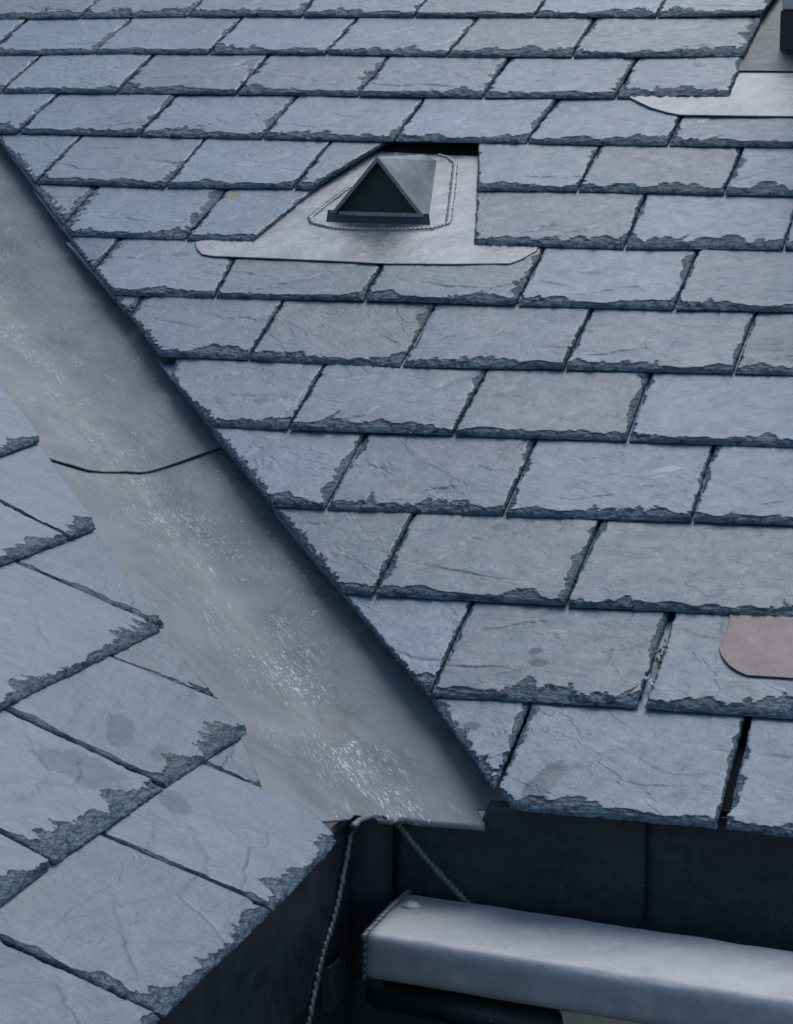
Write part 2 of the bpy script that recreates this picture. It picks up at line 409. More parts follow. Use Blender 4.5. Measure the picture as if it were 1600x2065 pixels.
    a = me.attributes.new('tint', 'FLOAT_COLOR', 'POINT'); a.data.foreach_set('color', tint.ravel())
    return o

frR = (RX, RY, RZ); frL = (LX, LY, LZ)
c0 = Rw(*toR((1028, 1635)))
roofR = thing('slate_roof', c0, 'large main slope of chipped blue grey slates facing the viewer, around the triangular vent', 'roof')
# rows of the main slope: bottom y of the course in the photo is carried by the joints (xb, yb, xt, yt)
def row_y(n): return -(V0R + n*E_R)
# marks on slates: (px, py, rx m, ry m, angle, colour, alpha, raggedness)
OCH = (.30, .24, .09); PALE = (.42, .47, .44); DRK = (.034, .055, .076); DK2 = (.036, .055, .072); LIM = (.40, .45, .48)
MARKS = [(470, 392, .013, .022, .2, OCH, .85, .5), (1348, 945, .026, .010, .35, PALE, .85, .7), (1330, 962, .015, .006, .6, PALE, .5, .7),
         (1081, 1315, .009, .009, 0, DRK, .8, .15), (1086, 1339, .013, .012, 0, DRK, .7, .15), (952, 1463, .012, .011, 0, DRK, .75, .1),
         (1095, 1585, .017, .055, -.25, DK2, .6, .5), (1105, 1560, .010, .02, -.3, DRK, .6, .4), (1125, 1271, .014, .006, 0, (.36, .42, .33), .7, .7),
         (1418, 95, .010, .012, 0, DRK, .55, .3), (1410, 130, .014, .018, .3, DRK, .5, .5), (535, 810, .018, .012, .3, (.07, .08, .07), .5, .6),
         (1005, 1062, .012, .012, 0, DRK, .5, .3), (1304, 1624, .009, .006, 0, LIM, .5, .4), (1557, 1620, .009, .007, 0, LIM, .5, .4), (1485, 1645, .011, .008, 0, LIM, .45, .3),
         (1500, 1375, .05, .006, .0, LIM, .25, .8), (700, 765, .03, .004, .5, LIM, .45, .9), (740, 758, .03, .004, .2, LIM, .4, .9),
         (364, 512, .018, .012, 0, DRK, .5, .5), (1570, 700, .05, .02, 0, DRK, .3, .9), (1535, 1205, .02, .02, 0, LIM, .2, .9)]
RM = []
for mk in MARKS:
    p = toR(mk[:2], .004); RM.append((p[0], p[1], *mk[2:]))
EXT_R = 1700
# each row: list of boundaries. boundary = polyline of pixels from bottom to top, 'cut' flag for a valley or vent cut
def J(*a): return dict(p=[(a[i], a[i+1]) for i in range(0, len(a), 2)], cut=0, gap=.0022)
def CUT(*a, k=1.0): d = J(*a); d['cut'] = k; d['gap'] = 0.0; return d
def WJ(*a, g=.005): d = J(*a); d['gap'] = g; return d
ROWS = {
 -1: [[J(92, -32, 120, -60), J(290, -32, 320, -60), J(505, -33, 530, -60), J(725, -33, 748, -60), J(960, -33, 978, -60), J(1190, -33, 1205, -60), J(1420, -33, 1430, -60), CUT(1578, -33, 1592, -60, k=.3)]],
 0: [[J(-72, 42, -30, -25), J(162, 39, 205, 0), J(380, 36, 410, 0), J(610, 35, 633, 0), J(836, 37, 862, 0), J(1078, 37, 1102, 0), J(1324, 37, 1345, 0), CUT(1537, 33, 1561, -5, k=.3)]],
 1: [[J(-230, 115, -180, 45), J(-22, 114, 48, 46), J(192, 111, 260, 43), J(422, 111, 485, 39), J(659, 112, 718, 40), J(902, 117, 957, 45), J(1154, 118, 1195, 45), CUT(1501, 116, 1537, 33, k=.3)]],
 2: [[J(-160, 190, -85, 118), J(4, 190, 78, 117), J(237, 191, 305, 115), J(478, 193, 537, 118), J(722, 196, 780, 120), J(975, 200, 1022, 124), J(1242, 201, 1280, 126), CUT(1471, 199, 1501, 117, k=.3)]],
 3: [[CUT(-12, 272, -75, 195), J(38, 271, 115, 193), J(280, 277, 352, 197), J(530, 282, 593, 202), J(795, 288, 848, 208), J(1063, 292, 1118, 209), J(1348, 297, 1385, 213), J(1640, 300, 1668, 216)]],
 4: [[CUT(70, 372, -2, 280), J(74, 373, 155, 285), J(335, 381, 408, 288), J(593, 383, 665, 289), CUT(624, 386, 767, 290, k=.3)],
     [CUT(963, 387, 966, 292, k=.3), J(1165, 389, 1208, 299), J(1461, 396, 1497, 302), J(1720, 400, 1750, 305)]],
 5: [[CUT(127, 455, 72, 378), J(129, 455, 190, 382)],
     [CUT(141, 478, 131, 457, 190, 382), WJ(375, 486, 455, 385, g=.003), CUT(512, 491, 626, 386, k=.3)],
     [CUT(957, 497, 962, 389, k=.5), J(1261, 505, 1300, 400), J(1580, 506, 1612, 403), J(1830, 508, 1860, 405)]],
 6: [[CUT(189, 547, 140, 478), J(191, 547, 237, 487)],
     [CUT(229, 597, 192, 549, 237, 487), J(435, 603, 488, 495), J(735, 609, 790, 500), J(1043, 619, 1096, 505), J(1360, 628, 1407, 507), J(1680, 634, 1722, 512)]],
 7: [[CUT(261, 636, 229, 597), J(263, 636, 287, 600)],
     [CUT(322, 722, 264, 638, 287, 601), J(502, 729, 572, 605), J(811, 743, 877, 615), J(1139, 748, 1193, 624), J(1480, 756, 1523, 632), J(1810, 764, 1850, 640)]],
 8: [[CUT(428, 863, 343, 760, 354, 725), J(583, 870, 658, 733), J(915, 881, 982, 746), J(1266, 893, 1312, 752), J(1625, 905, 1665, 762)]],
 9: [[CUT(549, 1023, 432, 868), J(659, 1030, 735, 876), J(1017, 1043, 1080, 889), J(1397, 1055, 1440, 900), J(1790, 1070, 1835, 910)]],
 10: [[CUT(692, 1199, 556, 1026), J(756, 1204, 835, 1036), J(1144, 1226, 1210, 1048), J(1668, 1252, 1720, 1066)]],
 11: [[CUT(860, 1404, 697, 1201), J(869, 1408, 950, 1216), WJ(1294, 1431, 1356, 1236, g=.0055), J(1690, 1460, 1735, 1256)]],
 12: [[CUT(994, 1592, 872, 1410), J(1003, 1594, 1072, 1414)],
      [CUT(1028, 1635, 1006, 1594, 1074, 1415), WJ(1454, 1675, 1508, 1449, g=.0055), J(1765, 1712, 1815, 1470)]],
}
LBL = {(5, 1, 1): 'slate with a mustard lichen patch at its top corner', (9, 0, 2): 'slate with a pale flaked scar', (11, 0, 1): 'slate with two round damp spots',
       (12, 0, 0): 'narrow slate with one round damp spot', (12, 1, 0): 'largest eaves slate with a dark streak'}
sid = 0; NS = 0
slatesR = []
for n, segs in ROWS.items():
    for si, seg in enumerate(segs):
        for k in range(len(seg)-1):
            sid += 1
            A, B = seg[k], seg[k+1]
            la = [toR(p) for p in A['p']]; lb = [toR(p) for p in B['p']]
            for q in la: q[0] += A['gap']
            for q in lb: q[0] -= B['gap']
            y0 = (la[0][1]+lb[0][1])/2
            if len(la) > 2 or len(lb) > 2 or A['cut'] or B['cut']:
                pass
            yt = -(V0R+(n-1)*E_R)
            y1 = max(yt, y0+.02)
            if (n, si, k) in ((5, 0, 0), (6, 0, 0), (7, 0, 0), (12, 0, 0)): y1 = max(la[-1][1], lb[-1][1])
            bot = (np.clip(la[0][1]-y0, -.012, .012), np.clip(lb[0][1]-y0, -.012, .012))
            lab = None
            if (n, si, k) == (5, 1, 1): lab = LBL[(5, 1, 1)]
            if (n, si, k) == (9, 0, 2): lab = LBL[(9, 0, 2)]
            if (n, si, k) == (11, 0, 1): lab = LBL[(11, 0, 1)]
            if (n, si, k) == (12, 0, 0): lab = LBL[(12, 0, 0)]
            if (n, si, k) == (12, 1, 0): lab = LBL[(12, 1, 0)]
            mk = [m for m in RM if min(la[0][0], la[-1][0])-.02 < m[0] < max(lb[0][0], lb[-1][0])+.02 and y0-.01 < m[1] < y1+.01]
            off = all(p[0] > 1600 for p in A['p'])
            rs = .0019 if n >= 6 else .0024 if n >= 3 else .003
            if n < 0 or off: rs = .005
            ex = None
            if n == 3: ex = .10                     # ends above the vent opening
            if n == 6 and si == 1 and k in (0, 1, 2): ex = .0   # runs under the vent plate
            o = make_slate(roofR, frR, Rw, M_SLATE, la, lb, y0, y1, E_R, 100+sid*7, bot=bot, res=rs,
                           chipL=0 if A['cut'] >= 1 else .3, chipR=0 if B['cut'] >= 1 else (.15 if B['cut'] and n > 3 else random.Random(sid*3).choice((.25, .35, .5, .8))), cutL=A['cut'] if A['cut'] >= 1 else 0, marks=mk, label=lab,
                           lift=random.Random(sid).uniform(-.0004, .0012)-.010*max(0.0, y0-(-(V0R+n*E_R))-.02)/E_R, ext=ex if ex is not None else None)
            slatesR.append(o); NS += 1
print('main slope slates', NS)

# ---- side slope
E_L = 0.17277353*0.609*S
def e0(p): return toL(p)
cL = Lw(*toL((677, 1707)))
roofL = thing('slate_roof', cL, 'side slope of slates at lower left, its courses running diagonally', 'roof')
LROWS = [
 (CUT(82, 893, 0, 772, -60, 688), J(-250, 1015, -420, 940), False),
 (CUT(193, 1070, 82, 898, -10, 772), J(136, 1092, 0, 1015, -60, 984), 1),
 (J(134, 1093, 0, 1017, -60, 986), J(-150, 1200, -330, 1110), 1),
 (CUT(329, 1270, 193, 1075, 150, 1012), J(322, 1272, 45, 1137, -20, 1104), 2),
 (J(321, 1274, 45, 1139, -20, 1106), J(-70, 1468, -330, 1335), 2),
 (CUT(437, 1418, 330, 1283, 300, 1240), J(434, 1418, 232, 1327, 160, 1292), 3),
 (CUT(494, 1483, 437, 1419, 232, 1329, 160, 1294), J(329, 1592, 15, 1427, -60, 1388), 3),
 (J(326, 1594, 12, 1429, -60, 1390), J(105, 1748, -30, 1668, -290, 1520), 3),
 (J(98, 1750, -33, 1671, -290, 1525), J(-130, 1930, -400, 1770), 3),
 (CUT(532, 1598, 495, 1500, 480, 1470), J(529, 1597, 425, 1547, 330, 1500), 4),
 (CUT(677, 1705, 662, 1688, 638, 1660, 598, 1626, 534, 1599, 425, 1549, 330, 1502), J(547, 1842, 215, 1682, 130, 1640), 4),
 (J(543, 1845, 211, 1685, 130, 1644), J(324, 2056, 0, 1887, -90, 1840), 4),
 (J(320, 2059, -4, 1890, -90, 1844), J(70, 2320, -300, 2120), 4),
]
# boundaries are listed valley side first
for i, (B, A, _) in enumerate(LROWS):
    sid += 1
    la = [toL(p) for p in A['p']]; lb = [toL(p) for p in B['p']]
    for q in la: q[0] += A['gap']*.8
    for q in lb: q[0] -= B['gap']*.8
    y0 = (la[0][1]+lb[0][1])/2
    y1 = y0+E_L
    if i in (5, 9): y0 = min(la[0][1], lb[0][1]); y1 = max(la[-1][1], y0+.03)
    bot = (np.clip(la[0][1]-y0, -.012, .012), np.clip(lb[0][1]-y0, -.012, .012))
    if i in (5, 9): bot = (0, 0)
    marks = []
    if i == 11 or i == 10 or i == 7 or i == 6:
        for (px, py, a_, b_, an, col, al, nz) in [(160, 1555, .05, .055, .4, DRK, .45, .6), (350, 1620, .03, .022, .3, DRK, .5, .4), (240, 1480, .06, .018, .3, DRK, .5, .6), (320, 1530, .03, .012, .2, DRK, .4, .6)]:
            p = toL((px, py)); 
            if y0 < p[1] < y1: marks.append((p[0], p[1], a_, b_, an, col, al, nz))
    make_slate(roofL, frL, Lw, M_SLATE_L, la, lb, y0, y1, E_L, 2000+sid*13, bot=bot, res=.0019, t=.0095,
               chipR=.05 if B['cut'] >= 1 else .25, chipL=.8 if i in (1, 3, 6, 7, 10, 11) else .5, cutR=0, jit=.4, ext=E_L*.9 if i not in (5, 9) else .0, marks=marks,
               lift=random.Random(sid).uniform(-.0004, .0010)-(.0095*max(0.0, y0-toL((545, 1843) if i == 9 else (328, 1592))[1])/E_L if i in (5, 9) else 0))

# decks below the slates
def slab(name, pts, th, mat, parent, fr=None, smooth=False, label=None):
    """closed slab: polygon pts (world, counter-clockwise seen from outside) and thickness vector th"""
    n = len(pts); V = list(pts)+[p-th for p in pts]
    F = [list(range(n)), list(range(2*n-1, n-1, -1))]+[[i, i+n, (i+1) % n+n, (i+1) % n] for i in range(n)]
    return new_obj(name, V, F, mat, parent, smooth=smooth, frame=fr, label=label)
xc0, yc0 = toR((1028, 1635)); 
pt = [toR((-12, 272)), toR((1028, 1635))]
dv = (pt[0]-pt[1])/(pt[0][1]-pt[1][1])
yE = yc0+.075; yTop = toR((800, -60))[1]+.05
dp = [Rw(pt[1][0]+dv[0]*(yE-pt[1][1])+.06, yE, -.030), Rw(.35, yE, -.030), Rw(.35, yTop, -.030), Rw(pt[1][0]+dv[0]*(yTop-pt[1][1])+.06, yTop, -.030)]
slab('roof_deck', dp, RZ*.03, M_DECK, roofR, fr=frR)
q0 = toL((677, 1707)); q1 = toL((0, 772)); dl = (q1-q0)/(q1[1]-q0[1])
ylt = q1[1]+.15
dp = [Lw(q0[0]-.9, q0[1]+.02, -.020), Lw(q0[0]-.06, q0[1]+.02, -.020), Lw(q0[0]+dl[0]*(ylt-q0[1])-.06, ylt, -.020), Lw(q0[0]-1.0, ylt, -.020)]
slab('roof_deck', dp, LZ*.03, M_DECK, roofL, fr=frL)

# ------------------------------------------------------------------ valley lead
OFR, OFL = -.036, -.012
def zR(x, y, off): return (DR-off - x*NRn[0]-y*NRn[1])/NRn[2]
def zL(x, y, off): return (DL-off - x*NLn[0]-y*NLn[1])/NLn[2]
def trough(x, y, up=0.0):
    a = zR(x, y, OFR+up); b = zL(x, y, OFL+up); k = .009
    m = np.maximum(a, b); return m + k*np.log(np.exp((a-m)/k)+np.exp((b-m)/k))
# crease in plan
nr = np.array([NRn[0]-0, NRn[1], NRn[2]]); dirc = np.cross(NRn, NLn); dirc /= np.linalg.norm(dirc)
if dirc[2] < 0: dirc = -dirc
Pc = np.linalg.solve(np.array([NRn, NLn, dirc]), np.array([DR-OFR, DL-OFL, 0]))
YE = 3.325; XE = -.912
tt = (YE-Pc[1])/dirc[1]; Pe = Pc+dirc*tt                       # crease at the R eave
dp2 = dirc[:2]/np.linalg.norm(dirc[:2]); pp2 = np.array([-dp2[1], dp2[0]])
if pp2[0] < 0: pp2 = -pp2                                      # towards the main slope
def sheet(name, s0, s1, t_lo, t_hi, up, mat, parent, ns=90, ntt=150, lip=0.0, seed=3):
    s = np.linspace(s0, s1, ns); V = []
    rows = []
    for j in range(ntt+1):
        f = j/ntt
        for i in range(ns):
            lo = t_lo(s[i]); t = lo+(t_hi-lo)*f**1.2
            p = Pe[:2]+dp2*t+pp2*s[i]
            z = trough(p[0], p[1], up)
            z += (fbm(np.array([t*7.]), np.array([s[i]*9.]), seed)[0]-.5)*.005 + (fbm(np.array([t*30.]), np.array([s[i]*30.]), seed+4)[0]-.5)*.0012
            V.append((p[0], p[1], z))
    V = np.array(V); idx = np.arange((ntt+1)*ns).reshape(ntt+1, ns)
    if lip > 0:      # turned down drip edge
        L1 = V[:ns].copy(); L2 = V[:ns].copy()
        nrm = np.stack([np.where(s > 0, 0, 1), np.where(s > 0, -1, 0)], -1)*.004
        L1[:, :2] += nrm; L1[:, 2] -= .003; L2[:, :2] += nrm*1.15; L2[:, 2] -= lip
        V = np.concatenate([V, L1, L2]); n = (ntt+1)*ns
        kk = np.where((s > -.030) & (s < .100))[0]; a = idx[0][kk]; b = (n+np.arange(ns))[kk]; c = (n+ns+np.arange(ns))[kk]
        ex = [np.stack([b[:-1], b[1:], a[1:], a[:-1]], -1), np.stack([c[:-1], c[1:], b[1:], b[:-1]], -1)]
    else: ex = []
    F = np.concatenate([np.stack([idx[:-1, :-1], idx[:-1, 1:], idx[1:, 1:], idx[1:, :-1]], -1).reshape(-1, 4)]+ex)
    fr = (np.array([*dp2, 0]), np.array([*pp2, 0])*-1, np.array([0, 0, 1.]))
    if np.linalg.det(np.array(fr)) < 0: fr = (fr[0], -fr[1], fr[2])
    o = new_obj(name, V, F, mat, parent, frame=fr)
    sc = np.tile(s, ntt+1); 
    if lip > 0: sc = np.concatenate([sc, s, s])
    tl = ((V[:, 0]-Pe[0])*dp2[0]+(V[:, 1]-Pe[1])*dp2[1])
    cr = (np.exp(-((sc+.0)/.062)**2)*(.55+.6*np.exp(-np.clip(tl, 0, 9)/.6))).astype(np.float32)
    a = o.data.attributes.new('course', 'FLOAT', 'POINT'); a.data.foreach_set('value', cr)
    md = o.modifiers.new('thick', 'SOLIDIFY'); md.thickness = .0020; md.offset = -1
    return o
valley = thing('valley_flashing', Pe, 'mottled grey lead valley running diagonally between the two slate slopes', 'flashing')
def t_end2(s):
    """where the sheet stops: the drip line at the main eaves, the side eaves, or tucked back under the slates"""
    a = (YE-Pe[1]-pp2[1]*s)/dp2[1]; b = (XE-Pe[0]-pp2[0]*s)/dp2[0]
    q = pp2*s; c = (YE-.05-XE - (Pe[1]+q[1]) + (Pe[0]+q[0]))/(dp2[1]-dp2[0])
    return min(a, b, c) + (.04 if s > .100 else .035*min(1.0, max(0.0, (-.066-s)/.05)))
def plan_st(px, n, d):
    P = hit(px, n, d); q = P[:2]-Pe[:2]; return q@pp2, q@dp2
lap = [plan_st((108, 932), NLn, DL-OFL), plan_st((180, 953), NLn, DL-OFL), plan_st((255, 966), NRn, DR-OFR), plan_st((300, 958), NRn, DR-OFR), plan_st((455, 903), NRn, DR-OFR)]
0 and print('lap', lap, 'cuts', plan_st((692, 1199), NRn, DR), plan_st((330, 1262), NLn, DL))
ls = np.array(sorted(lap))
def lap_t(s): return float(np.interp(s, ls[:, 0], ls[:, 1]))
sheet('gutter_sheet', -.20, .30, t_end2, 1.25, 0.0, M_VAL, valley, lip=.007)
sheet('overlapping_sheet', -.27, .30, lap_t, 3.15, .0030, M_VAL, valley, ntt=200, seed=9)

# ------------------------------------------------------------------ beads
def bead_chain(name, pts, pitch, r, flat, mat, parent, nrm, seed=1):
    """overlapping weld ripples along a 3D polyline lying on a surface with normal nrm"""
    pts = [np.array(p, float) for p in pts]
    seg = [np.linalg.norm(b-a) for a, b in zip(pts[:-1], pts[1:])]; L = sum(seg); n = max(2, int(L/pitch))
    rg = random.Random(seed); V = []; F = []
    cum = np.concatenate([[0], np.cumsum(seg)])
    U, Vn = 12, 7
    for i in range(n+1):
        d = L*i/n; k = min(len(seg)-1, int(np.searchsorted(cum, d, 'right')-1)); f = (d-cum[k])/seg[k]
        c = pts[k]*(1-f)+pts[k+1]*f
        tg = (pts[k+1]-pts[k])/seg[k]
        nn = nrm(c) if callable(nrm) else nrm
        sd_ = np.cross(nn, tg); sd_ /= np.linalg.norm(sd_)
        rr = r*rg.uniform(.85, 1.15); tilt = .35
        b0 = len(V)
        for a in range(Vn+1):
            th = math.pi*a/Vn
            for b in range(U):
                ph = 2*math.pi*b/U
                x = math.sin(th)*math.cos(ph); y = math.sin(th)*math.sin(ph); z = math.cos(th)
                V.append(c + sd_*x*rr + tg*(y*pitch*.78) + nn*(z*rr*flat + y*rr*flat*tilt))
        for a in range(Vn):
            for b in range(U):
                F.append([b0+a*U+b, b0+a*U+(b+1) % U, b0+(a+1)*U+(b+1) % U, b0+(a+1)*U+b])
    return new_obj(name, V, F, mat, parent)

# ------------------------------------------------------------------ vent
vent = None
T = .010
pb = toR((776, 530), .004); y5 = -(V0R+5*E_R)
def plate_z(y): return T*(1-(y-(-(V0R+6*E_R)))/E_R)*1.0 + .0022
# plane through the plate, as n.X = d
P1 = Rw(0, y5, plate_z(y5)); P2 = Rw(.5, y5, plate_z(y5)); P3 = Rw(0, y5+.4, plate_z(y5+.4))
npl = np.cross(P2-P1, P3-P1); npl /= np.linalg.norm(npl); dpl = npl@P1
PX = RX; PY = np.cross(npl, RX); frP = (PX, PY, npl)
def onP(px, up=0.0): return hit(px, npl, dpl+up)
vent = thing('roof_vent', onP((762, 450)), 'triangular lead hooded roof vent on a wide pale lead base plate', 'vent')
def poly_plate(name, px, up, th, mat, parent, bev=.0015):
    pts = [onP(p, up) for p in px]
    o = slab(name, pts, npl*th, mat, parent, fr=frP)
    m = o.modifiers.new('bev', 'BEVEL'); m.width = bev; m.segments = 2; m.limit_method = 'ANGLE'
    return o
outline = [(393, 488), (397, 501), (407, 512), (430, 516), (488, 518), (560, 521), (632, 524), (700, 527), (776, 531), (900, 532), (1028, 531), (1050, 523), (1082, 505), (1085, 498), (1000, 494), (1003, 315), (905, 313), (850, 309), (780, 306), (690, 300), (480, 468)]
poly_plate('base_plate', outline[::-1][::-1], .001, .0022, M_LEAD, vent)
A0 = onP((662, 441)); B0 = onP((866, 449))
nF = np.cross(B0-A0, np.array([0, 0, 1.])); nF /= np.linalg.norm(nF)
if nF[1] > 0: nF = -nF                     # outward = towards the viewer
dF = nF@A0
Ap = hit((763, 317), nF, dF)
Rdir = -nF
# ridge runs level back into the slope
def onridge(px):
    # nearest point on ridge line to pixel ray
    r = ray(*px); r /= np.linalg.norm(r); Wv = Ap; b = Rdir@r
    s = ((Wv@r)*b - Wv@Rdir)/(1-b*b); return Ap+Rdir*s
Bp = onridge((853, 308)); BR = onP((883, 324)); BL = A0 + (BR-B0) + (0)*nF
mid_ = (A0+B0)/2; ax = (B0-A0)/np.linalg.norm(B0-A0); k = (BR-mid_)@ax
BL = BR - ax*2*k; BL = BL + npl*(dpl-npl@BL)
print('vent', A0, B0, Ap, Bp, BR, BL)
def thick_face(name, pts, th, mat, parent, nsub=0, smooth=False):
    pts = [np.array(p) for p in pts]
    n = np.cross(pts[1]-pts[0], pts[2]-pts[0]); n /= np.linalg.norm(n)
    return slab(name, pts, n*th, mat, parent)
# hood: two cheeks and a back as one mesh
hv = [Ap, Bp, BR, B0, A0, BL]
cen = sum(hv)/6
inn = [cen+(p-cen)*.955 for p in hv]; inn[0] = Ap-np.array([0, 0, .004])+0*Rdir; inn[3] = B0-ax*.004; inn[4] = A0+ax*.004
Vh = hv+inn
Fh = [[0, 3, 2, 1], [0, 1, 5, 4], [1, 2, 5], [6, 7, 8, 9], [6, 10, 11, 7], [7, 11, 8], [0, 6, 9, 3], [0, 4, 10, 6]]
hood = new_obj('hood', Vh, Fh, M_LEAD, vent, smooth=False)
md = hood.modifiers.new('bev', 'BEVEL'); md.width = .0016; md.segments = 3
# front frame (triangle ring), sill and mesh
out = nF
def fr_pt(f_, up_, ins): return A0*(1-f_)+B0*f_+np.array([0, 0, 1.])*up_ + out*ins
H = Ap[2]-(A0[2]+B0[2])/2
tri = [A0, B0, Ap]; ctr = sum(tri)/3
def shrink(k, ins): return [ctr+(p-ctr)*k+out*ins for p in tri]
o1 = shrink(1.03, .006); i1 = shrink(.885, .006); o2 = shrink(1.03, -.002); i2 = shrink(.90, -.012)
Vf = o1+i1+o2+i2
Ff = []
for a in range(3):
    b = (a+1) % 3
    Ff += [[a, b, 3+b, 3+a], [3+a, 3+b, 9+b, 9+a], [6+b, 6+a, 9+a, 9+b], [b, a, 6+a, 6+b]]
f = new_obj('front_frame', Vf, Ff, M_FRAME, vent, smooth=False); md = f.modifiers.new('bev', 'BEVEL'); md.width = .001; md.segments = 2
ms = shrink(.93, -.010)
slab('insect_mesh', ms, out*.002, M_MESH, vent)
# skirt below the opening, sloping out to the plate
s_out = [onP((658, 450)), onP((868, 456))]
sk = [A0+out*.002+np.array([0, 0, .016]), s_out[0]+npl*.001, s_out[1]+npl*.001, B0+out*.002+np.array([0, 0, .016])]
thick_face('skirt', sk, .002, M_FASC, vent)
sl0, sl1 = hit((684, 430), nF, dF+.008), hit((851, 434), nF, dF+.008)
zz = np.array([0, 0, .0035])
slab('sill', [sl0-zz, sl1-zz, sl1+zz, sl0+zz], out*.006, M_FRAME, vent)
wp = [(704, 378), (664, 408), (626, 438), (631, 449), (668, 459), (720, 462), (800, 463), (872, 460), (904, 450), (912, 390), (918, 330), (905, 318), (888, 313)]
bead_chain('weld_bead', [onP(p, .002) for p in wp], .0080, .0060, .42, M_LEAD, vent, npl, 4)
# raised weld pad under the bead
pad = [(704, 374), (662, 406), (620, 438), (628, 452), (668, 463), (800, 467), (874, 464), (909, 452), (924, 328), (905, 313), (886, 309)]
poly_plate('weld_pad', pad, .0018, .0012, M_LEAD, vent, .0006)

# ------------------------------------------------------------------ plates on the main slope
def Rplate(name, px, up, th, mat, parent=None, bev=.001, tilt=None):
    pts = [Rw(*toR(p, up), up) for p in px]
    o = slab(name, pts, RZ*th, mat, parent, fr=frR); m = o.modifiers.new('bev', 'BEVEL'); m.width = bev; m.segments = 2; m.limit_method = 'ANGLE'
    return o
def tplate(name, px, ybase, mat, parent, lift=.0008, th=.002, bev=.001):
    """plate lying on the tilted face of the course whose lower edge is at ybase"""
    a = Rw(0, ybase, T); b = Rw(1, ybase, T); c = Rw(0, ybase+E_R, 0)
    n = np.cross(b-a, c-a); n /= np.linalg.norm(n); d = n@a+lift+th
    pts = [hit(p, n, d) for p in px]
    o = slab(name, pts, n*th, mat, parent, fr=(RX, np.cross(n, RX), n)); m = o.modifiers.new('bev', 'BEVEL'); m.width = bev; m.segments = 2; m.limit_method = 'ANGLE'
    return o, n, d
pl = thing('metal_plate', Rw(*toR((1540, 1310))), 'brownish metal plate with rounded corner lying on the slates at right edge', 'flashing')
tplate('plate_sheet', [(1470, 1230), (1471, 1246), (1464, 1276), (1458, 1277), (1451, 1304), (1454, 1318), (1461, 1330), (1472, 1342), (1488, 1353), (1507, 1361), (1600, 1367), (1700, 1373), (1728, 1352), (1735, 1310), (1737, 1246)],
       -(V0R+11*E_R), M_LEADB, pl, lift=.0015, th=.002)
tplate('pale_rim', [(1463, 1276.5), (1458, 1277), (1451, 1304), (1454, 1318), (1461, 1330), (1472, 1342), (1488, 1353), (1507, 1361), (1600, 1367), (1600, 1363), (1508, 1357), (1491, 1349.5), (1475, 1338.5), (1459, 1317), (1455, 1304)][::1],
       -(V0R+11*E_R), M_LEADB, pl, lift=.0038, th=.0005, bev=.0002)

ap = thing('apron_flashing', Rw(*toR((1560, 190))), 'pale lead apron and sheet coloured with a dark reflection, tucked under the slate edge at upper right corner', 'flashing')
yb3 = -(V0R+3*E_R)
tplate('apron_sheet', [(1270, 196), (1288, 205), (1312, 216), (1345, 226), (1372, 231), (1500, 233), (1760, 235), (1790, 120), (1380, 112), (1300, 150)], yb3, M_LEAD, ap, lift=.0015, th=.003)
tplate('dark_reflection_sheet', [(1488, 142), (1600, 143), (1780, 144), (1860, -60), (1568, -60), (1524, 50)], yb3, M_FASC, ap, lift=.004, th=.004)  # lead sheet; the chimney's dark reflection is put into its colour
# chimney base beyond the flashing
ch = thing('chimney', Rw(*toR((1620, 100))), 'black chimney base with a grey ledge at the top right corner', 'chimney')
cb = hit((1572, 94), NRn, DR); 
yf = cb[1]; xl_ = cb[0]
def boxw(name, x0, x1, y0, y1, z0, z1, mat, parent, bev=.004):
    V = [np.array([x, y, z]) for z in (z0, z1) for y in (y0, y1) for x in (x0, x1)]
    F = [[0, 2, 3, 1], [4, 5, 7, 6], [0, 1, 5, 4], [2, 6, 7, 3], [0, 4, 6, 2], [1, 3, 7, 5]]
    o = new_obj(name, V, F, mat, parent, smooth=False); m = o.modifiers.new('bev', 'BEVEL'); m.width = bev; m.segments = 3
    return o
zt = (FWD + RIGHT*(1580-PW/2)/FPX + DOWN*(20-PH/2)/FPX); zt = zt*(yf/zt[1])
boxw('cladding', xl_, xl_+.6, yf, yf+.5, cb[2]-.02, zt[2], M_BLACK, ch)
boxw('ledge', xl_+.004, xl_+.63, yf-.008, yf+.3, zt[2], zt[2]+.03, M_BEAM, ch)
boxw('stack', xl_+.05, xl_+.6, yf+.06, yf+.55, zt[2]+.0301, zt[2]+.9, M_BLACK, ch)

